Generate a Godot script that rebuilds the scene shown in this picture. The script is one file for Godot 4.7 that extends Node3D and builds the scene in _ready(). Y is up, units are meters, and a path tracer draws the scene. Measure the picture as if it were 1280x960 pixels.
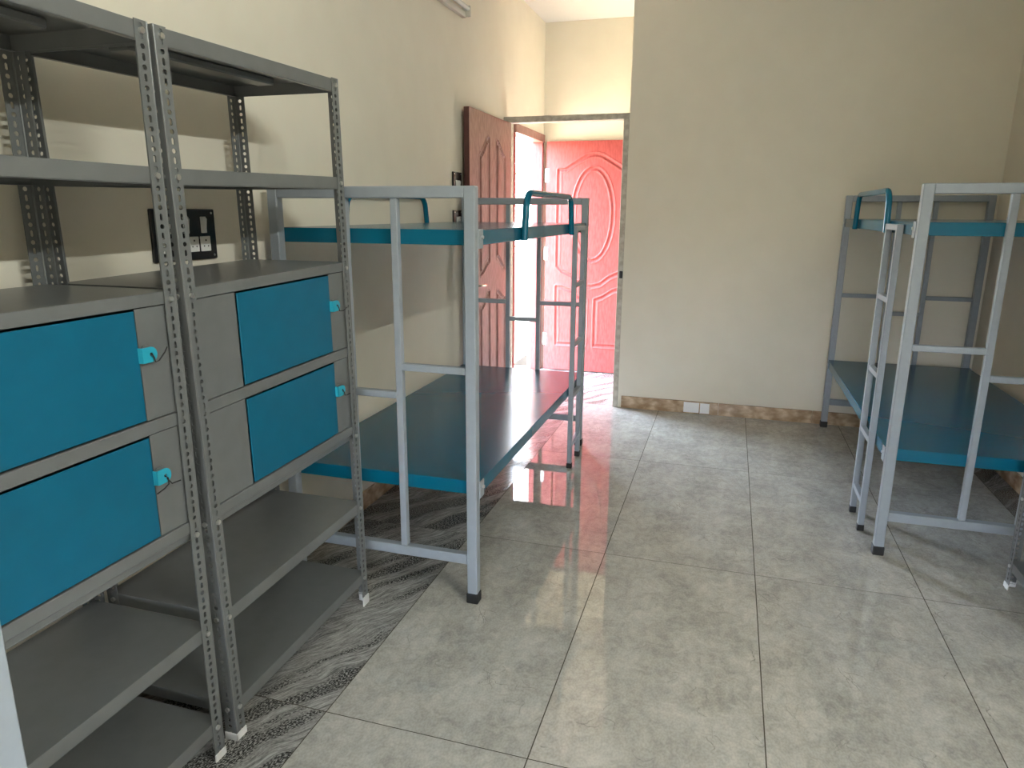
extends Node3D

const LX := -1.60      # left wall
const RX := 1.525      # right wall
const BZ := -5.03      # wall facing the camera
const FZ := -6.17      # far wall of the lobby behind the open doorway
const REAR := 1.75     # wall behind the camera
const CEIL := 2.92
const T := 0.12

var mats := {}
var names_taken := {}

# ------------------------------------------------------------------ helpers
func lin(r: float, g: float, b: float) -> Color:
	return Color(r, g, b).linear_to_srgb()

func smat(c: Color, rough: float, metal := 0.0, spec := 0.5) -> StandardMaterial3D:
	var m := StandardMaterial3D.new()
	m.albedo_color = c
	m.roughness = rough
	m.metallic = metal
	m.metallic_specular = spec
	return m

func numbered(called: String) -> String:
	if not names_taken.has(called):
		names_taken[called] = 0
		return called
	names_taken[called] += 1
	return "%s_%03d" % [called, names_taken[called]]

func thing(called: String, label: String, category: String, at := Vector3.ZERO, group := "", kind := "") -> Node3D:
	var o := Node3D.new()
	o.name = numbered(called)
	add_child(o)
	o.position = at
	tag(o, label, category, group, kind)
	return o

func tag(o: Node, label: String, category: String, group := "", kind := "") -> void:
	o.set_meta("label", label)
	o.set_meta("category", category)
	if group != "":
		o.set_meta("group", group)
	if kind != "":
		o.set_meta("kind", kind)

func new_st() -> SurfaceTool:
	var st := SurfaceTool.new()
	st.begin(Mesh.PRIMITIVE_TRIANGLES)
	st.set_smooth_group(-1)
	return st

func done(st: SurfaceTool) -> ArrayMesh:
	st.generate_normals()
	return st.commit()

func part(called: String, mesh: Mesh, m: Material, parent: Node, at := Vector3.ZERO, label := "") -> MeshInstance3D:
	var o := MeshInstance3D.new()
	o.name = called if parent != self else numbered(called)
	o.mesh = mesh
	o.material_override = m
	o.position = at
	parent.add_child(o, true)
	if label != "":
		o.set_meta("label", label)
	return o

func struct(called: String, st: SurfaceTool, m: Material, label: String, category: String) -> MeshInstance3D:
	var o := part(called, done(st), m, self)
	tag(o, label, category, "", "structure")
	return o

func tri(st: SurfaceTool, a: Vector3, b: Vector3, c: Vector3, out: Vector3) -> void:
	if (b - a).cross(c - a).dot(out) > 0.0:
		st.add_vertex(a); st.add_vertex(c); st.add_vertex(b)
	else:
		st.add_vertex(a); st.add_vertex(b); st.add_vertex(c)

func quad(st: SurfaceTool, a: Vector3, b: Vector3, c: Vector3, d: Vector3, out: Vector3) -> void:
	tri(st, a, b, c, out)
	tri(st, a, c, d, out)

# axis-aligned box with chamfered edges
func bx(st: SurfaceTool, lo: Vector3, hi: Vector3, bev := 0.0) -> void:
	var a := Vector3(minf(lo.x, hi.x), minf(lo.y, hi.y), minf(lo.z, hi.z))
	var b := Vector3(maxf(lo.x, hi.x), maxf(lo.y, hi.y), maxf(lo.z, hi.z))
	var mid := (a + b) * 0.5
	var h := (b - a) * 0.5
	var e := minf(bev, minf(h.x, minf(h.y, h.z)) * 0.9)
	for ax in 3:
		var u := (ax + 1) % 3
		var v := (ax + 2) % 3
		for s in [-1.0, 1.0]:
			var n := Vector3.ZERO
			n[ax] = s
			var q: Array[Vector3] = []
			for k in [[-1, -1], [1, -1], [1, 1], [-1, 1]]:
				var p := mid
				p[ax] += s * h[ax]
				p[u] += k[0] * (h[u] - e)
				p[v] += k[1] * (h[v] - e)
				q.append(p)
			quad(st, q[0], q[1], q[2], q[3], n)
	if e <= 0.0:
		return
	for ax in 3:            # edges that run along ax
		var u := (ax + 1) % 3
		var v := (ax + 2) % 3
		for su in [-1.0, 1.0]:
			for sv in [-1.0, 1.0]:
				var p := [Vector3.ZERO, Vector3.ZERO, Vector3.ZERO, Vector3.ZERO]
				for k in 4:
					var w := mid
					w[ax] += (h[ax] - e) * (-1.0 if k < 2 else 1.0)
					if k == 0 or k == 3:
						w[u] += su * h[u]; w[v] += sv * (h[v] - e)
					else:
						w[u] += su * (h[u] - e); w[v] += sv * h[v]
					p[k] = w
				var n := Vector3.ZERO
				n[u] = su
				n[v] = sv
				quad(st, p[0], p[1], p[2], p[3], n)
	for sx in [-1.0, 1.0]:
		for sy in [-1.0, 1.0]:
			for sz in [-1.0, 1.0]:
				var s := Vector3(sx, sy, sz)
				var c := mid + s * h
				tri(st, c - Vector3(0, sy, sz) * e, c - Vector3(sx, 0, sz) * e, c - Vector3(sx, sy, 0) * e, s)

func box_mesh(lo: Vector3, hi: Vector3, bev := 0.0) -> ArrayMesh:
	var st := new_st()
	bx(st, lo, hi, bev)
	return done(st)

func tube(st: SurfaceTool, path: Array, r: float, sides := 10, caps := true) -> void:
	st.set_smooth_group(0)
	var rings := []
	var up := Vector3(0.13, 0.97, 0.21).normalized()
	for i in path.size():
		var d: Vector3 = (path[mini(i + 1, path.size() - 1)] - path[maxi(i - 1, 0)]).normalized()
		var u: Vector3 = up - d * up.dot(d)
		if u.length() < 0.05:
			u = Vector3(1, 0, 0) - d * d.x
		u = u.normalized()
		up = u
		var v := d.cross(u)
		var ring := []
		for k in sides:
			var t := TAU * k / sides
			ring.append(path[i] + (u * cos(t) + v * sin(t)) * r)
		rings.append(ring)
	for i in path.size() - 1:
		for k in sides:
			var k2 := (k + 1) % sides
			var out: Vector3 = rings[i][k] + rings[i][k2] - path[i] * 2.0
			quad(st, rings[i][k], rings[i][k2], rings[i + 1][k2], rings[i + 1][k], out)
	st.set_smooth_group(-1)
	if caps:
		for e in [0, path.size() - 1]:
			var out: Vector3 = (path[0] - path[1]) if e == 0 else (path[e] - path[e - 1])
			for k in range(1, sides - 1):
				tri(st, rings[e][0], rings[e][k], rings[e][k + 1], out)

# extruded polygon, outline in (a, b), depth along n
func prism(st: SurfaceTool, outline: Array, o: Vector3, a: Vector3, b: Vector3, n: Vector3, d: float) -> void:
	var pk := PackedVector2Array()
	for p in outline:
		pk.append(p)
	var idx := Geometry2D.triangulate_polygon(pk)
	for i in range(0, idx.size(), 3):
		for s in [0.0, 1.0]:
			var q := []
			for k in 3:
				var p := pk[idx[i + k]]
				q.append(o + a * p.x + b * p.y + n * d * s)
			tri(st, q[0], q[1], q[2], n * (1.0 if s > 0.5 else -1.0) * signf(d))
	var c := Vector2.ZERO
	for p in pk:
		c += p / pk.size()
	for i in pk.size():
		var p := pk[i]
		var q := pk[(i + 1) % pk.size()]
		var e := (q - p).orthogonal()
		if e.dot((p + q) * 0.5 - c) < 0:
			e = -e
		var p3 := o + a * p.x + b * p.y
		var q3 := o + a * q.x + b * q.y
		quad(st, p3, q3, q3 + n * d, p3 + n * d, a * e.x + b * e.y)

func cyl(st: SurfaceTool, o: Vector3, n: Vector3, r: float, h: float, sides := 12) -> void:
	tube(st, [o, o + n * h], r, sides)

# a steel strip with a row of alternating slots and round holes
func slotted(st: SurfaceTool, o: Vector3, up: Vector3, across: Vector3, n: Vector3, w: float, length: float, pitch: float, th: float) -> void:
	var count := int(round(length / pitch))
	var step := length / count
	for i in count:
		var tall := i % 2 == 0
		var hw := 0.0040 if tall else 0.0060
		var hh := 0.0074 if tall else 0.0050
		var ch := minf(hw, hh) * 0.6
		var c := o + up * (step * (i + 0.5)) + across * w * 0.55
		var oct := [Vector2(hw, hh - ch), Vector2(hw - ch, hh), Vector2(-hw + ch, hh), Vector2(-hw, hh - ch), Vector2(-hw, -hh + ch), Vector2(-hw + ch, -hh), Vector2(hw - ch, -hh), Vector2(hw, -hh + ch)]
		var x0 := -w * 0.55
		var x1 := w * 0.45
		var y1 := step * 0.5
		var cor := [Vector2(x1, y1), Vector2(x0, y1), Vector2(x0, -y1), Vector2(x1, -y1)]
		for s in [0.0, 1.0]:
			var off: Vector3 = c - n * th * s
			var out: Vector3 = n * (1.0 - 2.0 * s)
			var P := func(v: Vector2) -> Vector3: return off + across * v.x + up * v.y
			for k in 4:
				tri(st, P.call(cor[k]), P.call(oct[2 * k]), P.call(oct[2 * k + 1]), out)
				quad(st, P.call(cor[k]), P.call(oct[2 * k + 1]), P.call(oct[(2 * k + 2) % 8]), P.call(cor[(k + 1) % 4]), out)
		for k in 8:
			var p: Vector2 = oct[k]
			var q: Vector2 = oct[(k + 1) % 8]
			var p3: Vector3 = c + across * p.x + up * p.y
			var q3: Vector3 = c + across * q.x + up * q.y
			quad(st, p3, q3, q3 - n * th, p3 - n * th, c - (p3 + q3) * 0.5)
	# long edges and ends
	quad(st, o + across * w, o + across * w + up * length, o + across * w + up * length - n * th, o + across * w - n * th, across)
	quad(st, o, o + up * length, o + up * length - n * th, o - n * th, -across)
	quad(st, o + up * length, o + up * length + across * w, o + up * length + across * w - n * th, o + up * length - n * th, up)

# ------------------------------------------------------------------ textures
func fnl(sd: int, freq: float, oct := 4) -> FastNoiseLite:
	var n := FastNoiseLite.new()
	n.noise_type = FastNoiseLite.TYPE_SIMPLEX_SMOOTH
	n.seed = sd
	n.frequency = freq
	n.fractal_octaves = oct
	return n

func tex(im: Image) -> ImageTexture:
	im.generate_mipmaps()
	return ImageTexture.create_from_image(im)

func tile_texture(sd: int) -> ImageTexture:
	var w := 600
	var h := 1200
	var a := fnl(sd, 0.0045, 5)
	var b := fnl(sd + 1, 0.02, 4)
	var c := fnl(sd + 2, 0.11, 3)
	var wv := fnl(sd + 3, 0.009, 3)
	var dat := PackedByteArray()
	dat.resize(w * h * 3)
	var crack := PackedFloat32Array()
	crack.resize(w * h)
	var rng := RandomNumberGenerator.new()
	rng.seed = sd * 77 + 5
	for k in 15:      # hairline veins of the stone print, in loose clusters
		var home := Vector2(rng.randf() * w, rng.randf() * h)
		var lean := rng.randf_range(1.0, 2.1) if rng.randf() < 0.8 else rng.randf_range(0.0, 0.5)
		var most := rng.randf_range(0.35, 1.0)
		for branch in rng.randi_range(2, 6):
			var p := home + Vector2(rng.randf_range(-28, 28), rng.randf_range(-70, 70))
			var ang := lean + rng.randf_range(-0.35, 0.35)
			var n := rng.randi_range(14, 90)
			var strong := most * rng.randf_range(0.7, 1.0)
			for q in n:
				ang += rng.randf_range(-0.30, 0.30)
				p += Vector2(cos(ang), sin(ang)) * 1.2
				var f := strong * pow(maxf(sin(PI * (q + 0.5) / n), 0.0), 0.4) * (0.75 + 0.25 * sin(q * 0.37 + k))
				for dy in [-1, 0, 1]:
					for ddx in [-1, 0, 1]:
						var xi := int(p.x) + int(ddx)
						var yi := int(p.y) + int(dy)
						if xi >= 0 and xi < w and yi >= 0 and yi < h:
							var g: float = f * (1.0 if dy == 0 and ddx == 0 else 0.55 if dy == 0 or ddx == 0 else 0.2)
							crack[yi * w + xi] = maxf(crack[yi * w + xi], g)
	var i3 := 0
	for y in h:
		for x in w:
			var dx := wv.get_noise_2d(x, y) * 60.0
			var rd := 1.0 - absf(b.get_noise_2d(x * 0.8 + 300.0, y * 0.8 + dx))
			var v := 0.455 + 0.12 * a.get_noise_2d(x + dx, y * 0.8) + 0.09 * b.get_noise_2d(x, y + dx) + 0.075 * c.get_noise_2d(x, y * 0.7) + 0.05 * smoothstep(0.93, 1.0, rd) * c.get_noise_2d(x * 0.4, y * 0.4)
			var ck := crack[y * w + x]
			v *= 1.0 - 0.72 * ck
			var warm := 0.02 * b.get_noise_2d(x + 900, y * 0.7)
			var col := lin(v * (1.0 + warm), v * 0.97, v * (0.87 - warm))
			dat[i3] = int(clampf(col.r, 0, 1) * 255)
			dat[i3 + 1] = int(clampf(col.g, 0, 1) * 255)
			dat[i3 + 2] = int(clampf(col.b, 0, 1) * 255)
			i3 += 3
	return tex(Image.create_from_data(w, h, false, Image.FORMAT_RGB8, dat))

func granite_texture(sd: int) -> ImageTexture:
	var w := 560
	var h := 1120
	var band := fnl(sd, 0.0050, 2)
	var streak := fnl(sd + 1, 0.03, 4)
	var fine := fnl(sd + 2, 0.09, 2)
	var grit := fnl(sd + 3, 0.22, 2)
	var wob := fnl(sd + 4, 0.004, 2)
	var dat := PackedByteArray()
	dat.resize(w * h * 3)
	var ang := deg_to_rad(33.0)
	var ca := cos(ang)
	var sa := sin(ang)
	var i3 := 0
	for y in h:
		for x in w:
			# along the streak, across the streak (the image's v runs towards the camera)
			var al := x * sa - y * ca
			var ac := x * ca + y * sa + wob.get_noise_2d(x, y) * 22.0
			var bd := band.get_noise_2d(al * 0.16, ac * 1.9)
			var s := streak.get_noise_2d(al * 0.09, ac * 2.0)
			var f := fine.get_noise_2d(al * 0.17, ac * 1.6)
			var g := grit.get_noise_2d(al * 0.42, ac * 1.15)
			var v := 0.38 + 0.14 * s + 0.22 * f + 0.10 * g
			var line := absf(streak.get_noise_2d(al * 0.06 + 400.0, ac * 2.4))
			v *= 0.62 + 0.38 * smoothstep(0.0, 0.07, line)
			var dark := 0.92 * smoothstep(0.05, 0.32, bd + 0.3 * f)
			var pep := 0.02 + 0.40 * smoothstep(-0.02, 0.26, g)
			v = lerpf(v, pep, dark)
			v = clampf(v * 0.86, 0.015, 0.7)
			var col := lin(v * 1.0, v * 0.98, v * 0.92)
			dat[i3] = int(col.r * 255)
			dat[i3 + 1] = int(col.g * 255)
			dat[i3 + 2] = int(col.b * 255)
			i3 += 3
	return tex(Image.create_from_data(w, h, false, Image.FORMAT_RGB8, dat))

# mottled two-tone texture, for triplanar use
func mottle(sd: int, size: int, freq: float, c0: Color, c1: Color, sharp := 1.0, stretch := 1.0) -> ImageTexture:
	var n := fnl(sd, freq, 5)
	var dat := PackedByteArray()
	dat.resize(size * size * 3)
	var i3 := 0
	for y in size:
		for x in size:
			# blend across the border so that the picture repeats without a seam
			var tx := smoothstep(0.8, 1.0, float(x) / size)
			var ty := smoothstep(0.8, 1.0, float(y) / size)
			var sx := x * stretch
			var a := lerpf(n.get_noise_2d(sx, y), n.get_noise_2d(sx - size * stretch, y), tx)
			if ty > 0.0:
				a = lerpf(a, lerpf(n.get_noise_2d(sx, y - size), n.get_noise_2d(sx - size * stretch, y - size), tx), ty)
			var t := clampf(0.5 + a * sharp, 0, 1)
			var col := c0.lerp(c1, t)
			dat[i3] = int(col.r * 255)
			dat[i3 + 1] = int(col.g * 255)
			dat[i3 + 2] = int(col.b * 255)
			i3 += 3
	return tex(Image.create_from_data(size, size, false, Image.FORMAT_RGB8, dat))

func triplanar(t: Texture2D, scale: float, rough: float, metal := 0.0, spec := 0.5, world := false) -> StandardMaterial3D:
	var m := smat(Color.WHITE, rough, metal, spec)
	m.albedo_texture = t
	m.uv1_triplanar = true
	m.uv1_world_triplanar = world
	m.uv1_scale = Vector3.ONE * scale
	return m

func make_materials() -> void:
	mats.wall = triplanar(mottle(11, 256, 0.02, lin(0.775, 0.725, 0.61), lin(0.80, 0.75, 0.635), 0.9), 0.8, 0.85, 0.0, 0.3, true)
	mats.ceiling = smat(lin(0.86, 0.84, 0.80), 0.9, 0.0, 0.3)
	mats.grout = smat(lin(0.055, 0.045, 0.03), 0.8)
	mats.tile = []
	for k in 2:
		var m := smat(Color.WHITE, 0.02, 0.0, 0.66)
		m.albedo_texture = tile_texture(31 + k * 10)
		mats.tile.append(m)
	mats.granite = []
	for k in 2:
		var m := smat(Color.WHITE, 0.16)
		m.albedo_texture = granite_texture(51 + k * 10)
		mats.granite.append(m)
	mats.skirt = triplanar(mottle(71, 256, 0.028, lin(0.34, 0.225, 0.13), lin(0.62, 0.47, 0.32), 1.5, 0.6), 1.9, 0.25)
	mats.frame = triplanar(mottle(81, 128, 0.05, lin(0.275, 0.31, 0.345), lin(0.30, 0.335, 0.375), 0.8), 3.0, 0.32, 0.0, 0.55)
	mats.teal = smat(lin(0.001, 0.112, 0.19), 0.20, 0.0, 0.42)
	mats.teal_door = triplanar(mottle(83, 128, 0.04, lin(0.0003, 0.102, 0.182), lin(0.0006, 0.114, 0.20), 0.7), 2.0, 0.42, 0.0, 0.45)
	mats.hasp = smat(lin(0.02, 0.34, 0.47), 0.4)
	mats.rack = triplanar(mottle(84, 128, 0.05, lin(0.165, 0.172, 0.172), lin(0.185, 0.192, 0.192), 0.7), 2.0, 0.30, 0.25, 0.5)
	mats.bolt = smat(lin(0.6, 0.6, 0.58), 0.3, 0.85)
	mats.rubber = smat(lin(0.012, 0.012, 0.013), 0.55)
	mats.white_plastic = smat(lin(0.72, 0.72, 0.70), 0.45)
	mats.board = smat(lin(0.012, 0.013, 0.015), 0.22)
	mats.dark_hole = smat(lin(0.02, 0.02, 0.02), 0.7)
	mats.wire = smat(lin(0.018, 0.017, 0.017), 0.5)
	mats.door_old = triplanar(mottle(91, 256, 0.03, lin(0.215, 0.095, 0.075), lin(0.32, 0.155, 0.135), 1.2, 4.0), 1.4, 0.42)
	mats.door_new = triplanar(mottle(92, 256, 0.03, lin(0.255, 0.046, 0.042), lin(0.325, 0.067, 0.061), 1.1, 4.0), 1.4, 0.45, 0.0, 0.35)
	mats.steel_frame = triplanar(mottle(93, 128, 0.06, lin(0.44, 0.40, 0.33), lin(0.60, 0.57, 0.49), 1.6), 2.2, 0.6)
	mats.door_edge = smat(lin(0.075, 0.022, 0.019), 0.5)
	mats.batten = smat(lin(0.62, 0.59, 0.52), 0.5)
	mats.glass_tube = smat(lin(0.72, 0.74, 0.74), 0.2)
	mats.render_white = smat(lin(0.75, 0.74, 0.70), 0.9)
	mats.plinth = triplanar(mottle(94, 128, 0.05, lin(0.018, 0.0125, 0.0085), lin(0.030, 0.022, 0.015), 1.2), 2.0, 0.6)  # tan plinth, colour darkened to offset the overbright daylight outside
	mats.ground = smat(lin(0.55, 0.41, 0.23), 0.9)
	mats.leaf = smat(lin(0.025, 0.055, 0.006), 0.6)
	mats.leaf.backlight = Color(0.12, 0.2, 0.04)
	mats.bark = smat(lin(0.10, 0.07, 0.045), 0.9)
	mats.paper = smat(lin(0.88, 0.88, 0.87), 0.7)
	mats.chrome = smat(lin(0.66, 0.60, 0.50), 0.25, 0.9)

# ------------------------------------------------------------------ scene
func _ready() -> void:
	# camera
	var cam := Camera3D.new()
	cam.name = "camera"
	cam.fov = rad_to_deg(2.0 * atan(480.0 / 879.19))
	cam.near = 0.02
	add_child(cam)
	cam.transform = Transform3D(Basis(Vector3.UP, deg_to_rad(16.89)) * Basis(Vector3.RIGHT, deg_to_rad(-13.73)) * Basis(Vector3.BACK, deg_to_rad(0.33)), Vector3(0, 1.395, 0))
	cam.current = true
	# sky and exposure
	var env := Environment.new()
	env.background_mode = Environment.BG_SKY
	var sky := Sky.new()
	var sm := ProceduralSkyMaterial.new()
	sm.sky_top_color = Color(0.80, 0.88, 1.0)
	sm.sky_horizon_color = Color(0.97, 0.98, 1.0)
	sm.ground_horizon_color = Color(0.85, 0.83, 0.78)
	sm.ground_bottom_color = Color(0.60, 0.57, 0.50)
	sm.sun_angle_max = 1.0
	sky.sky_material = sm
	env.sky = sky
	env.background_energy_multiplier = 46.0
	env.tonemap_mode = Environment.TONE_MAPPER_LINEAR
	env.tonemap_exposure = 1.08
	env.sdfgi_enabled = true
	env.ssao_enabled = true
	env.ssil_enabled = true
	var we := WorldEnvironment.new()
	we.name = "world_environment"
	we.environment = env
	add_child(we)
	var tube_energy := 5.0

	make_materials()
	build_shell()
	build_floor()
	build_doorways()
	build_outside()
	build_beds()
	build_racks()
	build_fittings(tube_energy)

func build_shell() -> void:
	var st := new_st()
	bx(st, Vector3(LX - T, 0, REAR + T), Vector3(LX, CEIL, -5.27))
	bx(st, Vector3(LX - T, 2.035, -5.27), Vector3(LX, CEIL, -6.13))
	bx(st, Vector3(LX - T, 0, -6.13), Vector3(LX, CEIL, FZ - T))
	struct("wall_left", st, mats.wall, "cream plastered side wall on the left of the room", "wall")
	st = new_st()
	bx(st, Vector3(-0.711, 0, BZ), Vector3(RX + T, CEIL, BZ - T))
	struct("wall_back", st, mats.wall, "cream plastered wall facing the camera right of the doorway", "wall")
	st = new_st()
	bx(st, Vector3(RX, 0, REAR + T), Vector3(RX + T, CEIL, BZ))
	struct("wall_right", st, mats.wall, "cream plastered side wall behind the right bunk bed", "wall")
	st = new_st()
	bx(st, Vector3(LX, 0, FZ), Vector3(0.0, CEIL, FZ - T))
	struct("wall_far", st, mats.wall, "cream wall of the lobby beyond the open doorway", "wall")
	st = new_st()
	bx(st, Vector3(-0.42, 0, BZ - T), Vector3(-0.30, CEIL, FZ))
	struct("wall_lobby", st, mats.wall, "cream side wall closing the lobby behind the back wall", "wall")
	# rear wall with a wide window, behind the camera
	st = new_st()
	var w0 := -0.30
	var w1 := 0.52
	var s0 := 0.45
	var s1 := 1.35
	bx(st, Vector3(LX, 0, REAR), Vector3(w0, CEIL, REAR + T))
	bx(st, Vector3(w1, 0, REAR), Vector3(RX, CEIL, REAR + T))
	bx(st, Vector3(w0, 0, REAR), Vector3(w1, s0, REAR + T))
	bx(st, Vector3(w0, s1, REAR), Vector3(w1, CEIL, REAR + T))
	struct("wall_rear", st, mats.wall, "cream wall with an open window behind the camera", "wall")
	var win := thing("window_1", "open window in the wall behind the camera", "window", Vector3(0, 0, REAR + T * 0.5), "", "structure")
	for f in [[w0, s0, w1, s0 + 0.04], [w0, s1 - 0.04, w1, s1], [w0, s0 + 0.04, w0 + 0.04, s1 - 0.04], [w1 - 0.04, s0 + 0.04, w1, s1 - 0.04]]:
		part("frame_bar", box_mesh(Vector3(f[0], f[1], -0.03), Vector3(f[2], f[3], 0.03), 0.003), mats.batten, win)
	st = new_st()
	bx(st, Vector3(LX - T, CEIL, REAR + T), Vector3(RX + T, CEIL + 0.15, FZ - T))
	struct("ceiling", st, mats.ceiling, "white plastered ceiling", "ceiling")
	# skirtings: separate pieces of brown stone
	var bb := thing("baseboard_back", "brown marble skirting along the foot of the back wall", "baseboard", Vector3.ZERO, "", "structure")
	var cuts := [-0.685, 0.004, 0.62, 1.21, RX - 0.014]
	for i in cuts.size() - 1:
		part("stone_piece", box_mesh(Vector3(cuts[i] + 0.0008, 0.0, BZ), Vector3(cuts[i + 1] - 0.0008, 0.088, BZ + 0.012 + 0.001 * (i % 2)), 0.0015), mats.skirt, bb)
	bb = thing("baseboard_right", "brown marble skirting along the foot of the right wall", "baseboard", Vector3.ZERO, "", "structure")
	var z := BZ
	while z < REAR - 0.05:
		var e := minf(z + 1.2, REAR)
		part("stone_piece", box_mesh(Vector3(RX - 0.012, 0, z + 0.0008), Vector3(RX, 0.088, e - 0.0008), 0.0015), mats.skirt, bb)
		z = e
	bb = thing("baseboard_left", "brown marble skirting along the foot of the left wall", "baseboard", Vector3.ZERO, "", "structure")
	z = BZ + 0.02
	while z < REAR - 0.05:
		var e := minf(z + 1.2, REAR)
		part("stone_piece", box_mesh(Vector3(LX, 0, z + 0.0008), Vector3(LX + 0.012, 0.088, e - 0.0008), 0.0015), mats.skirt, bb)
		z = e

func slab(w: float, l: float, u0: float, v0: float, flip: bool) -> ArrayMesh:
	# a floor tile w x l, top at y = 0, with a tiny bevel; one texture covers 0.6 x 1.2
	var st := SurfaceTool.new()
	st.begin(Mesh.PRIMITIVE_TRIANGLES)
	st.set_smooth_group(-1)
	var e := 0.0
	var P := func(x: float, y: float, zz: float) -> void:
		var uv := Vector2(u0 + (x + w * 0.5) / 0.6, v0 + (zz + l * 0.5) / 1.2)
		st.set_uv(Vector2(1, 1) - uv if flip else uv)
		st.add_vertex(Vector3(x, y, zz))
	var Q := func(a: Vector3, b: Vector3, c: Vector3, d: Vector3, out: Vector3) -> void:
		var s := [a, b, c, a, c, d]
		if (b - a).cross(c - a).dot(out) > 0:
			s = [a, c, b, a, d, c]
		for v in s:
			P.call(v.x, v.y, v.z)
	var x1 := w * 0.5
	var z1 := l * 0.5
	Q.call(Vector3(-x1 + e, 0, -z1 + e), Vector3(x1 - e, 0, -z1 + e), Vector3(x1 - e, 0, z1 - e), Vector3(-x1 + e, 0, z1 - e), Vector3.UP)
	for s in [[1, 0], [-1, 0], [0, 1], [0, -1]]:
		var n := Vector3(s[0], 0, s[1])
		var t := Vector3(-n.z, 0, n.x)
		var hn := x1 if s[0] != 0 else z1
		var ht := z1 if s[0] != 0 else x1
		Q.call(n * hn - t * ht + Vector3(0, -e, 0), n * hn + t * ht + Vector3(0, -e, 0), n * hn + t * ht + Vector3(0, -0.008, 0), n * hn - t * ht + Vector3(0, -0.008, 0), n)
	st.generate_normals()
	return st.commit()

func build_floor() -> void:
	var st := new_st()
	bx(st, Vector3(LX - T, -0.10, REAR + T), Vector3(RX + T, -0.0005, FZ - T))
	var fl := struct("floor", st, mats.grout, "glossy grey stone-look tiled floor with dark granite borders", "floor")
	var zs := [REAR]
	var z := -1.508 + 2.4
	while z > BZ - 0.02 + 0.05:
		zs.append(z)
		z -= 1.2
	zs.append(BZ - 0.02)
	zs.append(FZ)
	var xs := [LX, -1.0095, -0.4095, 0.1905, 0.7905, 1.3905, RX]
	var cache := {}
	var rng := RandomNumberGenerator.new()
	rng.seed = 4
	for j in zs.size() - 1:
		for i in xs.size() - 1:
			var g := 0.0017
			var x0: float = xs[i] + g
			var x1: float = xs[i + 1] - g
			var z1: float = zs[j] - g
			var z0: float = zs[j + 1] + g
			if j == zs.size() - 2 and x0 > -0.5:
				continue
			if x1 - x0 < 0.02 or z1 - z0 < 0.02:
				continue
			var gran := i == 0 or i == xs.size() - 2 or j == zs.size() - 2
			var k := (i + j) % 2
			var flip := rng.randf() < 0.5 and not gran
			var key := "%.3f %.3f %s" % [x1 - x0, z1 - z0, flip]
			if not cache.has(key):
				cache[key] = slab(x1 - x0, z1 - z0, 0.0, 0.0, flip)
			part("granite_tile" if gran else "floor_tile", cache[key], mats.granite[k] if gran else mats.tile[k], fl, Vector3((x0 + x1) * 0.5, 0, (z0 + z1) * 0.5))

# ------------------------------------------------------------------ doors
# a moulded leaf: width along +x from the hinge, height y, the moulded face towards +z
func moulded_leaf(w: float, h: float, th: float, lines: Array, depth: float, gw: float, nx: int, ny: int) -> ArrayMesh:
	var hts := PackedFloat32Array()
	hts.resize((nx + 1) * (ny + 1))
	var cx := w / nx
	var cy := h / ny
	for l in lines:
		for i in l.size() - 1:
			var a: Vector2 = l[i]
			var b: Vector2 = l[i + 1]
			var r := gw * 2.2
			for yy in range(maxi(0, int((minf(a.y, b.y) - r) / cy)), mini(ny, int((maxf(a.y, b.y) + r) / cy) + 1) + 1):
				for xx in range(maxi(0, int((minf(a.x, b.x) - r) / cx)), mini(nx, int((maxf(a.x, b.x) + r) / cx) + 1) + 1):
					var p := Vector2(xx * cx, yy * cy)
					var q := Geometry2D.get_closest_point_to_segment(p, a, b)
					var t := p.distance_to(q) / gw
					# a groove with a raised bead on either side
					var d := -depth * maxf(0.0, 1.0 - t * t) + depth * 0.45 * exp(-pow((t - 1.45) / 0.35, 2.0))
					var at := yy * (nx + 1) + xx
					if d < -0.0001 and (hts[at] > -0.0001 or d < hts[at]):
						hts[at] = d
					elif d > hts[at] and hts[at] >= -0.0001:
						hts[at] = d
	var st := SurfaceTool.new()
	st.begin(Mesh.PRIMITIVE_TRIANGLES)
	st.set_smooth_group(-1)
	var V := func(x: int, y: int) -> Vector3:
		return Vector3(x * cx, y * cy, th * 0.5 + hts[y * (nx + 1) + x])
	for y in ny:
		for x in nx:
			quad(st, V.call(x, y), V.call(x + 1, y), V.call(x + 1, y + 1), V.call(x, y + 1), Vector3.BACK)
	var z := -th * 0.5
	var f := th * 0.5
	quad(st, Vector3(0, 0, z), Vector3(w, 0, z), Vector3(w, h, z), Vector3(0, h, z), Vector3.FORWARD)
	quad(st, Vector3(0, 0, z), Vector3(0, h, z), Vector3(0, h, f), Vector3(0, 0, f), Vector3.LEFT)
	quad(st, Vector3(w, 0, z), Vector3(w, h, z), Vector3(w, h, f), Vector3(w, 0, f), Vector3.RIGHT)
	quad(st, Vector3(0, h, z), Vector3(w, h, z), Vector3(w, h, f), Vector3(0, h, f), Vector3.UP)
	quad(st, Vector3(0, 0, z), Vector3(w, 0, z), Vector3(w, 0, f), Vector3(0, 0, f), Vector3.DOWN)
	return done(st)

func arc_pts(a: Vector2, b: Vector2, bulge: float, n := 10) -> Array:
	# from a to b along an S-curve whose middle is pushed up by bulge
	var o := []
	for i in n + 1:
		var t := float(i) / n
		var s := smoothstep(0.0, 1.0, t)
		o.append(Vector2(lerpf(a.x, b.x, t), lerpf(a.y, b.y, s) + bulge * sin(PI * t)))
	return o

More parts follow.
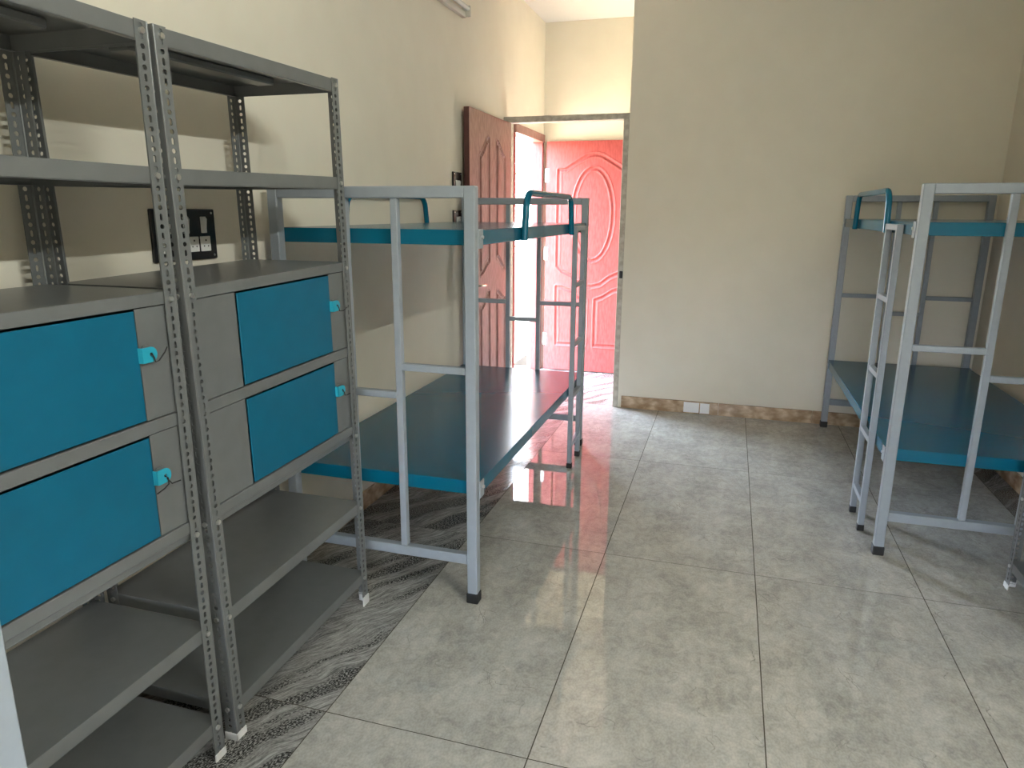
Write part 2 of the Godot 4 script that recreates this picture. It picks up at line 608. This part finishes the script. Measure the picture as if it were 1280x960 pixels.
func build_doorways() -> void:
	# frame in the opening beside the back wall: header and posts, open above
	var tr := thing("trim_1", "worn grey door frame of the inner doorway", "door frame", Vector3.ZERO, "", "structure")
	part("header", box_mesh(Vector3(LX, 2.008, BZ + 0.005), Vector3(-0.711, 2.048, BZ - 0.09), 0.003), mats.steel_frame, tr)
	part("post", box_mesh(Vector3(-0.750, 0.0, BZ + 0.005), Vector3(-0.711, 2.008, BZ - 0.09), 0.003), mats.steel_frame, tr)
	part("post", box_mesh(Vector3(LX, 0.0, BZ - 0.012), Vector3(LX + 0.045, 2.008, BZ - 0.09), 0.003), mats.steel_frame, tr)
	var strike := new_st()
	bx(strike, Vector3(-0.735, 0.945, BZ + 0.005), Vector3(-0.713, 0.995, BZ + 0.017), 0.002)
	bx(strike, Vector3(-0.729, 0.958, BZ + 0.017), Vector3(-0.719, 0.982, BZ + 0.023), 0.001)
	part("strike_plate", done(strike), mats.dark_hole, tr)

	# door 1: brown-pink leaf swung open against the left wall
	var w := 0.855
	var h := 1.995
	# x runs from the hinge (z = -5.02) towards the camera
	var X := func(zz: float) -> float: return zz + 5.02
	var g := [X.call(-4.867), X.call(-4.699), X.call(-4.531), X.call(-4.36)]
	var lines := []
	var lo := 0.005
	lines.append([Vector2(g[0], 1.745 - lo), Vector2(g[0], 1.0)] + arc_pts(Vector2(g[0], 1.0), Vector2(g[1], 1.085), 0.0) + [Vector2(g[1], 1.835)])
	lines[0] += arc_pts(Vector2(g[1], 1.835), Vector2(g[0], 1.745), 0.0)
	lines.append([Vector2(g[3], 1.735), Vector2(g[3], 1.0)] + arc_pts(Vector2(g[3], 1.0), Vector2(g[2], 1.07), 0.0) + [Vector2(g[2], 1.842)])
	lines[1] += arc_pts(Vector2(g[2], 1.842), Vector2(g[3], 1.735), 0.0)
	lines.append([Vector2(g[0], 0.78), Vector2(g[0], 0.22), Vector2(g[1], 0.22), Vector2(g[1], 0.84)] + arc_pts(Vector2(g[1], 0.84), Vector2(g[0], 0.78), 0.0))
	lines.append([Vector2(g[3], 0.77), Vector2(g[3], 0.22), Vector2(g[2], 0.22), Vector2(g[2], 0.855)] + arc_pts(Vector2(g[2], 0.855), Vector2(g[3], 0.77), 0.0))
	var d1 := thing("door_1", "dusty brown-red panelled door swung open against the left wall", "door", Vector3(-1.557, 0.008, -5.02 + w), "", "structure")
	d1.rotation.y = PI / 2
	part("leaf", moulded_leaf(w, h, 0.034, mirror_x(lines, w, true), 0.009, 0.014, 110, 200), mats.door_old, d1)
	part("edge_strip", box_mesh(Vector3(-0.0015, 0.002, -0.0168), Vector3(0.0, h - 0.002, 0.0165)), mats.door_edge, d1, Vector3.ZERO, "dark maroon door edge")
	# lever handle on the free edge, lighter metal
	var hd := new_st()
	bx(hd, Vector3(0.06, 0.80, 0.017), Vector3(0.10, 0.99, 0.021), 0.002)
	tube(hd, [Vector3(0.08, 0.93, 0.018), Vector3(0.08, 0.93, 0.05), Vector3(0.09, 0.93, 0.056), Vector3(0.19, 0.925, 0.056)], 0.008)
	part("handle", done(hd), mats.chrome, d1)
	for y in [0.25, 1.0, 1.75]:
		var hg := new_st()
		cyl(hg, Vector3(w + 0.002, y, 0.017), Vector3.UP, 0.007, 0.09)
		part("hinge", done(hg), mats.chrome, d1)

	# pink frame of the outer doorway in the left wall
	var tr2 := thing("trim_2", "pink wooden frame of the bright outer doorway", "door frame", Vector3.ZERO, "", "structure")
	part("lintel", box_mesh(Vector3(LX - 0.08, 1.972, -5.275), Vector3(LX + 0.022, 2.035, -6.13), 0.003), mats.door_old, tr2)
	part("jamb", box_mesh(Vector3(LX - 0.08, 0, -6.088), Vector3(LX + 0.012, 1.972, -6.13), 0.003), mats.door_new, tr2)
	part("jamb", box_mesh(Vector3(LX - 0.08, 0, -5.275), Vector3(LX + 0.004, 1.972, -5.325), 0.003), mats.door_new, tr2)

	# door 2: bright pink leaf with an oval, folded back against the far wall
	var W := 0.83
	var ox := -1.555
	var L := func(px: float, py: float) -> Vector2: return Vector2(px - ox, py)
	var c := -1.140
	var lines2 := []
	var wave := []
	for p in [[-1.443, 1.737], [-1.38, 1.743], [-1.298, 1.794], [-1.204, 1.85], [-1.14, 1.863], [-1.076, 1.85], [-0.982, 1.794], [-0.90, 1.743], [-0.837, 1.737]]:
		wave.append(L.call(p[0], p[1]))
	var low := []
	for p in [[-0.837, 0.93], [-0.88, 0.885], [-0.98, 0.84], [-1.06, 0.775], [-1.14, 0.755], [-1.22, 0.775], [-1.30, 0.84], [-1.40, 0.885], [-1.443, 0.93], [-1.443, 1.737]]:
		low.append(L.call(p[0], p[1]))
	lines2.append(wave + low)
	var oval := []
	for k in 41:
		var t := TAU * k / 40
		oval.append(L.call(c + 0.172 * cos(t), 1.365 + 0.385 * sin(t)))
	lines2.append(oval)
	lines2.append([L.call(-1.447, 0.745), L.call(-1.44, 0.237), L.call(-1.185, 0.237), L.call(-1.185, 0.64), L.call(-1.24, 0.66), L.call(-1.33, 0.72), L.call(-1.40, 0.745), L.call(-1.447, 0.745)])
	lines2.append([L.call(-0.833, 0.745), L.call(-0.833, 0.237), L.call(-1.095, 0.237), L.call(-1.095, 0.64), L.call(-1.04, 0.66), L.call(-0.95, 0.72), L.call(-0.88, 0.745), L.call(-0.833, 0.745)])
	var d2 := thing("door_2", "salmon pink moulded door with an oval panel in the bright lobby", "door", Vector3(ox, 0.008, -6.125), "", "structure")
	part("leaf", moulded_leaf(W, 1.972, 0.034, lines2, 0.009, 0.014, 110, 210), mats.door_new, d2)
	for y in [0.22, 0.98, 1.64]:
		var hg := new_st()
		bx(hg, Vector3(-0.012, y, 0.006), Vector3(0.022, y + 0.11, 0.0195), 0.001)
		part("hinge", done(hg), mats.white_plastic, d2)

func mirror_x(lines: Array, w: float, yes: bool) -> Array:
	if not yes:
		return lines
	var o := []
	for l in lines:
		var q := []
		for p in l:
			q.append(Vector2(w - p.x, p.y))
		o.append(q)
	return o

func build_outside() -> void:
	var st := new_st()
	bx(st, Vector3(LX - T, -0.12, -3.0), Vector3(-14.0, -0.02, -22.0))
	struct("ground", st, mats.ground, "sunlit ground outside the open outer doorway", "ground")
	var pw := thing("boundary_wall", "white rendered wall end with a tan plinth, its colour darkened against the bright daylight, seen through the outer doorway", "wall", Vector3(0, -0.02, 0))
	part("render", box_mesh(Vector3(LX - T - 0.02, 0, -6.30), Vector3(-1.872, 2.9, -6.48), 0.004), mats.render_white, pw)
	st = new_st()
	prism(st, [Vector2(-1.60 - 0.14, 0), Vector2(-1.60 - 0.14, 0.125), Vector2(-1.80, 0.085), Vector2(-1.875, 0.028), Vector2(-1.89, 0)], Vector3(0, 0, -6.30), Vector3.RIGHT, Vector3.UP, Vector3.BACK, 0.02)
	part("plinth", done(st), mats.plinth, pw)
	# a slender tree beyond
	var tr := thing("tree", "sunlit green tree glimpsed through the outer doorway", "tree", Vector3(-3.56, -0.02, -11.6))
	st = new_st()
	tube(st, [Vector3(0, 0, 0), Vector3(0.03, 0.7, 0.02), Vector3(-0.03, 1.4, 0), Vector3(0.02, 2.2, 0.03)], 0.035, 8)
	part("trunk", done(st), mats.bark, tr)
	st = new_st()
	var rng := RandomNumberGenerator.new()
	rng.seed = 12
	for i in 420:
		var y := rng.randf_range(0.75, 2.9)
		var r := 0.34 * sqrt(rng.randf()) * (1.0 - 0.25 * absf(y - 1.7))
		var a := rng.randf() * TAU
		var p := Vector3(cos(a) * r, y, sin(a) * r)
		var d := Vector3(rng.randf_range(-1, 1), rng.randf_range(-0.9, 0.3), rng.randf_range(-1, 1)).normalized()
		var s := d.cross(Vector3(0.2, 1, 0.1)).normalized()
		var l := rng.randf_range(0.07, 0.13)
		var n := d.cross(s)
		quad(st, p, p + d * l * 0.5 + s * l * 0.22, p + d * l, p + d * l * 0.5 - s * l * 0.22, n)
	var fo := part("foliage", done(st), mats.leaf, tr)
	fo.set_meta("kind", "stuff")

# ------------------------------------------------------------------ bunk beds
# local axes: length along z (the ladder end is -z), front side +x; origin on the floor in the middle
func make_bed(label: String, W: float, H: float, L: float, ladder := 0.0) -> Node3D:
	var t := thing("bunk_bed", label, "bunk bed", Vector3.ZERO, "steel bunk beds")
	var pw := 0.038
	var f := W * 0.5
	var e := L * 0.5
	var up := H / 1.476
	var y_deck := 1.338 * up
	var y_low := 0.462
	var fr: Material = mats.frame
	var leg := box_mesh(Vector3(-pw / 2, 0.035, -pw / 2), Vector3(pw / 2, H, pw / 2), 0.003)
	var cap := box_mesh(Vector3(-pw / 2 - 0.003, 0, -pw / 2 - 0.003), Vector3(pw / 2 + 0.003, 0.04, pw / 2 + 0.003), 0.003)
	for sx in [-1.0, 1.0]:
		for sz in [-1.0, 1.0]:
			var p := part("post", leg, fr, t, Vector3(sx * (f - pw / 2), 0, sz * (e - pw / 2)))
			part("rubber_foot", cap, mats.rubber, p)
	var bar := 0.025
	var in_w := f - pw
	for sz in [-1.0, 1.0]:
		var zc: float = sz * (e - pw / 2)
		part("top_rail", box_mesh(Vector3(-in_w, H - pw, zc - pw / 2), Vector3(in_w, H, zc + pw / 2), 0.003), fr, t)
		part("bottom_rail", box_mesh(Vector3(-in_w, 0.152 * up, zc - 0.016), Vector3(in_w, 0.190 * up, zc + 0.016), 0.003), fr, t)
		# two uprights, closer to the front, and the three short rungs between
		var b1 := f - W * 0.375
		var b2 := f - W * 0.622
		for b in [b1, b2]:
			part("upright", box_mesh(Vector3(b - bar / 2, 0.190 * up, zc - bar / 2), Vector3(b + bar / 2, H - pw, zc + bar / 2), 0.002), fr, t)
		for r in [[in_w, b1 + bar / 2, 0.868], [b1 - bar / 2, b2 + bar / 2, 0.765], [b2 - bar / 2, -in_w, 0.868]]:
			part("rung", box_mesh(Vector3(r[1], r[2] * up - bar / 2, zc - bar / 2), Vector3(r[0], r[2] * up + bar / 2, zc + bar / 2), 0.002), fr, t)
	# decks: sheet trays with turned-down lips
	var dz := e - pw
	for y in [y_deck, y_low]:
		var st := new_st()
		var lip := 0.050
		bx(st, Vector3(-f + 0.002, y - 0.004, -dz), Vector3(f - 0.002, y, dz), 0.0015)
		for s in [-1.0, 1.0]:
			bx(st, Vector3(s * (f - 0.002), y - lip, -dz), Vector3(s * (f - 0.005), y - 0.002, dz), 0.001)
			bx(st, Vector3(-f + 0.005, y - lip, s * dz), Vector3(f - 0.005, y - 0.002, s * (dz - 0.003)), 0.001)
			bx(st, Vector3(s * (f - 0.005), y - lip, -dz + 0.005), Vector3(s * (f - 0.022), y - lip + 0.002, dz - 0.005))
		var deck := part("deck" if y < 1.0 else "upper_deck", done(st), mats.teal, t)
		for k in 3:
			part("cross_rib", box_mesh(Vector3(-f + 0.008, y - 0.030, -dz * 0.5 + k * dz * 0.5 - 0.016), Vector3(f - 0.008, y - 0.005, -dz * 0.5 + k * dz * 0.5 + 0.016), 0.002), fr, deck)
		for sx in [-1.0, 1.0]:
			for sz in [-1.0, 1.0]:
				var br := part("bracket", box_mesh(Vector3(-0.002, y - 0.06, -0.022), Vector3(0.002, y + 0.002, 0.022), 0.001), fr, t, Vector3(sx * (f + 0.001), 0, sz * (dz - 0.016)))
				var bo := new_st()
				cyl(bo, Vector3(0, y - 0.024, -sz * 0.008), Vector3(sx, 0, 0), 0.006, 0.008, 8)
				part("bolt", done(bo), mats.bolt, br)
	# guards: bent teal tubes on both long sides of the upper deck
	for sx in [-1.0, 1.0]:
		var z0 := -e + 0.515
		var z1 := -e + 1.385
		var gx: float = sx * (f + 0.012)
		var yt := y_deck + 0.131
		var path := [Vector3(gx, y_deck - 0.052, z0)]
		path.append(Vector3(gx, yt - 0.075, z0 + 0.018))
		for k in 7:
			var a := PI / 2 * k / 6
			path.append(Vector3(gx, yt - 0.07 + 0.07 * sin(a), z0 + 0.02 + 0.07 * (1 - cos(a))))
		for k in 7:
			var a := PI / 2 * k / 6
			path.append(Vector3(gx, yt - 0.07 + 0.07 * cos(a), z1 - 0.02 - 0.07 + 0.07 * sin(a)))
		path.append(Vector3(gx, y_deck - 0.052, z1))
		var gs := new_st()
		tube(gs, path, 0.0135, 12)
		part("guard_rail", done(gs), mats.teal, t)
	# ladder
	var lx := f + 0.0135
	var l0 := -e + 0.216 + ladder
	var l1 := -e + 0.430 + ladder
	var lt := y_deck - 0.012
	var rail := box_mesh(Vector3(-0.0125, 0.022, -0.0125), Vector3(0.0125, lt, 0.0125), 0.002)
	var lcap := box_mesh(Vector3(-0.0145, 0, -0.0145), Vector3(0.0145, 0.03, 0.0145), 0.002)
	for z in [l0, l1]:
		var r := part("ladder_rail", rail, fr, t, Vector3(lx, 0, z))
		part("rubber_foot", lcap, mats.rubber, r)
	part("ladder_rung", box_mesh(Vector3(lx - 0.012, lt - 0.024, l0 + 0.0125), Vector3(lx + 0.012, lt, l1 - 0.0125), 0.002), fr, t)
	for y in [1.02, 0.70, 0.415, 0.135]:
		part("ladder_rung", box_mesh(Vector3(lx - 0.012, y * up - 0.012, l0 + 0.0125), Vector3(lx + 0.012, y * up + 0.012, l1 - 0.0125), 0.002), fr, t)
	return t

func build_beds() -> void:
	var a := make_bed("grey and teal bunk bed against the left wall, between the rack and the open door", 0.768, 1.476, 1.925)
	a.position = Vector3(-0.788 - 0.384, 0, -2.172 - 0.9625)
	var b := make_bed("grey and teal bunk bed in the corner against the right wall", 0.815, 1.508, 1.945, 0.03)
	b.position = Vector3(0.672 + 0.4075, 0, -3.08 - 0.9725 + 0.04)
	b.rotation.y = PI
	var c := make_bed("bunk bed nearest the camera, only a pale post showing at the lower left edge", 0.768, 1.476, 1.925)
	c.position = Vector3(-0.788 - 0.384, 0, -0.532 + 0.9625)

# ------------------------------------------------------------------ racks
# local axes: origin on the floor at the front right corner seen from the front; front plane x = 0 facing +x, width towards -z, depth towards -x
var post_mesh: ArrayMesh
var hasp_mesh: ArrayMesh
var staple_mesh: ArrayMesh
var bolt_mesh: ArrayMesh

func hasp_shape(r: float, left: float, th: float) -> ArrayMesh:
	# a plate with a rounded end and a hole, in the plane x = 0, rounded end towards -z
	var st := new_st()
	var n := 28
	var outer := []
	var inner := []
	for k in n:
		var t := TAU * k / n
		var d := Vector2(cos(t), sin(t))
		var p := d * r
		if d.x < 0:
			var s := minf(left / -d.x, r / maxf(absf(d.y), 0.0001))
			p = d * s
		outer.append(p)
		inner.append(d * 0.0045)
	for k in n:
		var q := (k + 1) % n
		for s in [0.0, 1.0]:
			var P := func(v: Vector2) -> Vector3: return Vector3(th * s, v.y, -v.x)
			quad(st, P.call(outer[k]), P.call(outer[q]), P.call(inner[q]), P.call(inner[k]), Vector3(1 if s > 0.5 else -1, 0, 0))
		var o3 := Vector3(0, outer[k].y, -outer[k].x)
		var o4 := Vector3(0, outer[q].y, -outer[q].x)
		quad(st, o3, o4, o4 + Vector3(th, 0, 0), o3 + Vector3(th, 0, 0), o3 + o4)
		var i3 := Vector3(0, inner[k].y, -inner[k].x)
		var i4 := Vector3(0, inner[q].y, -inner[q].x)
		quad(st, i3, i4, i4 + Vector3(th, 0, 0), i3 + Vector3(th, 0, 0), -(i3 + i4))
	# the bend back to the door
	if left > 0.015:
		bx(st, Vector3(-0.012, -r, left - 0.003), Vector3(th, r, left), 0.0008)
	return done(st)

func make_rack(label: String, W: float, ties: Array, far_lift := 0.0) -> Node3D:
	var D := 0.375
	var H := 1.770
	var t := thing("locker_rack", label, "storage rack", Vector3.ZERO, "slotted steel racks with lockers")
	var rk: Material = mats.rack
	if post_mesh == null:
		var st := new_st()
		var fw := 0.036
		# corner at the origin; flanges towards -z (facing +x) and towards -x (facing +z)
		slotted(st, Vector3(0, 0.012, 0), Vector3.UP, Vector3.FORWARD, Vector3.RIGHT, fw, H - 0.012, 0.02, 0.002)
		slotted(st, Vector3(0, 0.012, 0), Vector3.UP, Vector3.LEFT, Vector3.BACK, fw, H - 0.012, 0.02, 0.002)
		tube(st, [Vector3(-0.0022, 0.012, -0.0022), Vector3(-0.0022, H, -0.0022)], 0.0031, 10)
		post_mesh = done(st)
		var bs := new_st()
		cyl(bs, Vector3.ZERO, Vector3.RIGHT, 0.0065, 0.005, 8)
		bolt_mesh = done(bs)
		hasp_mesh = hasp_shape(0.0165, 0.024, 0.003)
		staple_mesh = hasp_shape(0.0185, 0.012, 0.003)
	var levels := [1.768, 1.484, 0.386, 0.113]
	var posts := [[0, 0, 0.0], [0, -W, PI / 2], [-D, -W, PI], [-D, 0, -PI / 2]]
	for p in posts:
		var o := part("angle_post", post_mesh, rk, t, Vector3(p[0], 0, p[1]))
		o.rotation.y = p[2]
		var fs := new_st()
		var drop := far_lift if p[1] < -0.1 else 0.0
		bx(fs, Vector3(0.003, -drop, 0.003), Vector3(-0.038, 0.022, -0.002), 0.0015)
		bx(fs, Vector3(0.003, -drop, 0.003), Vector3(-0.002, 0.022, -0.038), 0.0015)
		part("plastic_foot", done(fs), mats.white_plastic, o)
	# bolts on the front and back flanges
	for y in levels + [1.222, 0.655]:
		for z in [-0.020, -W + 0.020]:
			part("bolt", bolt_mesh, mats.bolt, t, Vector3(0.0, y - 0.018, z))
		for x in [-0.020, -D + 0.020]:
			var b := part("bolt", bolt_mesh, mats.bolt, t, Vector3(x, y - 0.018, 0.0))
			b.rotation.y = -PI / 2
	# open shelves: folded pans
	for i in levels.size():
		var y: float = levels[i]
		var lip := 0.036
		var st := new_st()
		var x0 := -0.003
		var x1 := -D + 0.003
		var z0 := -0.003
		var z1 := -W + 0.003
		bx(st, Vector3(x0, y - 0.002, z0), Vector3(x1, y, z1), 0.0006)
		bx(st, Vector3(x0, y - lip, z0), Vector3(x0 - 0.002, y - 0.001, z1), 0.0006)
		bx(st, Vector3(x1, y - lip, z0), Vector3(x1 + 0.002, y - 0.001, z1), 0.0006)
		bx(st, Vector3(x0, y - lip, z0), Vector3(x1, y - 0.001, z0 - 0.002), 0.0006)
		bx(st, Vector3(x0, y - lip, z1), Vector3(x1, y - 0.001, z1 + 0.002), 0.0006)
		bx(st, Vector3(x0, y - lip, z0), Vector3(x0 - 0.014, y - lip + 0.0015, z1))
		bx(st, Vector3(x1, y - lip, z0), Vector3(x1 + 0.014, y - lip + 0.0015, z1))
		var sh := part("shelf", done(st), rk, t)
		var rb := new_st()
		bx(rb, Vector3(-D * 0.5 - 0.03, y - 0.022, z0 - 0.09), Vector3(-D * 0.5 + 0.03, y - 0.002, z1 + 0.09), 0.004)
		part("stiffener", done(rb), rk, sh)
	# the locker box between 0.645 and 1.222
	var zn := -0.003
	var zf := -W + 0.003
	var dn := -0.180      # near edge of the doors
	var df := -W + 0.118  # far edge of the doors
	var xf := -0.004
	var st := new_st()
	bx(st, Vector3(xf, 1.219, zn), Vector3(-D + 0.003, 1.222, zf), 0.001)
	bx(st, Vector3(xf - 0.012, 0.622, zn), Vector3(-D + 0.003, 0.648, zf), 0.001)
	bx(st, Vector3(xf - 0.004, 0.929, zn), Vector3(-D + 0.003, 0.932, zf))
	bx(st, Vector3(xf, 0.645, zn), Vector3(-D + 0.003, 1.222, zn - 0.002))
	bx(st, Vector3(xf, 0.645, zf), Vector3(-D + 0.003, 1.222, zf + 0.002))
	bx(st, Vector3(-D + 0.005, 0.645, zn), Vector3(-D + 0.003, 1.222, zf))
	part("locker_body", done(st), rk, t)
	for r in [[1.194, 1.2215], [0.916, 0.946], [0.645, 0.674]]:
		part("locker_rail", box_mesh(Vector3(xf, r[0], zn), Vector3(xf - 0.012, r[1], zf), 0.0015), rk, t)
	var tie_no := 0
	for r in [[0.948, 1.192], [0.676, 0.914]]:
		part("fixed_panel", box_mesh(Vector3(xf - 0.003, r[0], zn), Vector3(xf - 0.006, r[1], dn + 0.002), 0.0006), rk, t)
		part("fixed_panel", box_mesh(Vector3(xf - 0.003, r[0], df - 0.002), Vector3(xf - 0.006, r[1], zf), 0.0006), rk, t)
		var yb: float = r[0]
		var yt: float = r[1]
		var d := part("locker_door", box_mesh(Vector3(xf - 0.004, yb + 0.003, dn - 0.002), Vector3(xf + 0.0005, yt - 0.003, df + 0.003), 0.0012), mats.teal_door, t, Vector3.ZERO, "teal blue locker door")
		var hy := yb + (yt - yb) * 0.60
		var hc := Vector3(xf + 0.010, hy, df - 0.018)
		part("hasp", hasp_mesh, mats.hasp, d, hc, "bright blue hasp")
		part("staple", staple_mesh, rk, d, Vector3(xf - 0.001, hy, df - 0.018))
		var ws := new_st()
		var tie: Array = ties[tie_no]
		var path := []
		for q in tie:
			path.append(hc + q)
		tube(ws, path, 0.0016, 6)
		part("wire_tie", done(ws), mats.wire, d)
		tie_no += 1
	return t

func build_racks() -> void:
	var loop := [Vector3(-0.006, 0.001, 0), Vector3(0.004, 0.002, 0.0), Vector3(0.007, -0.006, -0.002), Vector3(0.008, -0.017, -0.004)]
	var tie_a := loop + [Vector3(0.012, -0.014, -0.010), Vector3(0.018, 0.002, -0.022), Vector3(0.02, 0.013, -0.028)]
	var tie_b := [Vector3(0.016, -0.026, 0.042), Vector3(0.014, -0.023, 0.02), Vector3(0.009, -0.020, 0.0)] + [Vector3(0.007, -0.006, -0.002), Vector3(-0.004, 0.001, 0), Vector3(0.006, -0.012, -0.004), Vector3(0.010, -0.021, -0.008), Vector3(0.014, -0.021, -0.03)]
	var tie_c := loop + [Vector3(0.012, -0.018, -0.02), Vector3(0.015, -0.010, -0.036)]
	var tie_d := loop + [Vector3(0.01, -0.019, -0.014), Vector3(0.012, -0.017, -0.030)]
	var r1 := make_rack("tall grey slotted-angle rack cut by the left edge, with two blue locker doors", 0.735, [tie_a, tie_b])
	r1.position = Vector3(-1.178, 0, -1.290 + 0.735)
	var r2 := make_rack("tall grey slotted-angle rack with two blue lockers, next to the left bunk bed", 0.735, [tie_c, tie_d], 0.0142)
	r2.position = Vector3(-1.176, 0, -1.336)
	r2.rotation.x = deg_to_rad(1.12)
	var r3 := make_rack("grey slotted-angle rack cut by the right edge in front of the right bunk bed", 0.735, [tie_c, tie_d])
	r3.position = Vector3(1.112, 0, -2.912)
	r3.rotation.y = PI

# ------------------------------------------------------------------ fittings
func switch_plate(called: String, label: String, at: Vector3, hy: float, hz: float, modules: Array) -> void:
	# lies on the left wall; local x out of the wall, z along it
	var t := thing(called, label, "switchboard", at)
	part("plate", box_mesh(Vector3(0, -hy, -hz), Vector3(0.012, hy, hz), 0.003), mats.board, t)
	for sy in [-1.0, 1.0]:
		for sz in [-1.0, 1.0]:
			var s := new_st()
			cyl(s, Vector3(0.012, sy * (hy - 0.012), sz * (hz - 0.016)), Vector3.RIGHT, 0.0035, 0.0015, 8)
			part("screw", done(s), mats.bolt, t)
	for m in modules:
		var o := part("socket" if m[4] == "socket" else "rocker_switch", box_mesh(Vector3(0.012, m[0], m[2]), Vector3(0.0165, m[1], m[3]), 0.0015), mats.white_plastic, t)
		var c := Vector2((m[2] + m[3]) * 0.5, (m[0] + m[1]) * 0.5)
		if m[4] == "socket":
			for p in [[0.0, 0.011, 0.0034], [0.009, -0.007, 0.0026], [-0.009, -0.007, 0.0026]]:
				var s := new_st()
				cyl(s, Vector3(0.0158, c.y + p[1], c.x + p[0]), Vector3.RIGHT, p[2], 0.0012, 10)
				part("pin_hole", done(s), mats.dark_hole, o)
		else:
			var s := new_st()
			prism(s, [Vector2(0.0165, m[0] + 0.004), Vector2(0.0165, m[1] - 0.004), Vector2(0.0215, m[1] - 0.006)], Vector3(0, 0, m[2] + 0.003), Vector3.RIGHT, Vector3.UP, Vector3.BACK, m[3] - m[2] - 0.006)
			part("rocker", done(s), mats.white_plastic, o)

func tube_light(label: String, at: Vector3, out: float, lit: bool, energy: float) -> Node3D:
	# a 1.2 m batten along z on a side wall; out = +1 when the room lies towards +x
	var t := thing("tube_light", label, "light", at)
	var B := func(lo: Vector3, hi: Vector3) -> ArrayMesh: return box_mesh(Vector3(lo.x * out, lo.y, lo.z), Vector3(hi.x * out, hi.y, hi.z), 0.003)
	part("batten", B.call(Vector3(0, -0.016, -0.60), Vector3(0.028, 0.016, 0.60)), mats.batten, t)
	for s in [-1.0, 1.0]:
		part("lamp_holder", B.call(Vector3(0.004, -0.012, s * 0.60), Vector3(0.058, 0.046, s * 0.583)), mats.batten, t)
	var st := new_st()
	cyl(st, Vector3(out * 0.043, 0.030, -0.582), Vector3.BACK, 0.013, 1.164, 14)
	var m: StandardMaterial3D = mats.glass_tube
	if lit:
		m = smat(lin(0.9, 0.9, 0.9), 0.3)
		m.emission_enabled = true
		m.emission = Color(1.0, 0.98, 0.92)
		m.emission_energy_multiplier = 2.0
	part("glass_tube", done(st), m, t)
	if lit:
		var l := AreaLight3D.new()
		l.name = "tube_glow"
		l.area_size = Vector2(1.16, 0.03)
		l.area_normalize_energy = true
		l.light_energy = energy
		l.light_color = Color(0.98, 1.0, 0.97)
		l.area_range = 20.0
		l.area_attenuation = 2.0
		l.shadow_enabled = true
		t.add_child(l)
		l.position = Vector3(out * 0.066, 0.02, 0)
		l.rotation.y = -PI / 2 * out
	return t

func build_fittings(energy: float) -> void:
	# socket board behind the racks: y 1.245 .. 1.399, z -1.67 .. -1.937
	switch_plate("switchboard", "large black socket board on the left wall behind the racks", Vector3(LX, 1.322, -1.805), 0.077, 0.133, [
		[-0.052, -0.006, 0.070, 0.114, "socket"], [-0.052, -0.006, -0.048, -0.005, "socket"], [-0.052, -0.006, -0.100, -0.056, "socket"],
		[0.004, 0.054, -0.088, -0.064, "switch"], [0.004, 0.054, 0.064, 0.088, "switch"], [0.004, 0.054, -0.012, 0.012, "switch"]])
	switch_plate("switchboard", "small dark switch plate on the left wall, upper one beside the open door's edge", Vector3(LX, 1.556, -4.09), 0.070, 0.068, [
		[-0.022, 0.022, 0.018, 0.032, "switch"], [-0.022, 0.022, -0.006, 0.008, "switch"], [-0.022, 0.022, -0.030, -0.016, "switch"]])
	switch_plate("switchboard", "small dark switch plate on the left wall, just above the upper bunk deck", Vector3(LX, 1.345, -4.09), 0.060, 0.068, [
		[-0.020, 0.022, 0.016, 0.030, "switch"], [-0.020, 0.022, -0.038, -0.004, "socket"]])
	tube_light("unlit tube light batten high on the left wall at the top edge", Vector3(LX, 2.510, -3.62), 1.0, false, 0.0)
	tube_light("lit tube light high on the right wall beside the camera", Vector3(RX, 2.50, -0.35), -1.0, true, energy)
	# two white paper labels stuck on the skirting
	var a := part("paper_label", box_mesh(Vector3(-0.235, 0.008, BZ + 0.0135), Vector3(-0.128, 0.082, BZ + 0.0150)), mats.paper, self)
	tag(a, "wider white paper label stuck on the brown skirting", "label")
	var b := part("paper_label", box_mesh(Vector3(-0.121, 0.006, BZ + 0.0135), Vector3(-0.057, 0.080, BZ + 0.0150)), mats.paper, self)
	tag(b, "narrower white paper label on the brown skirting, right of the wider one", "label")
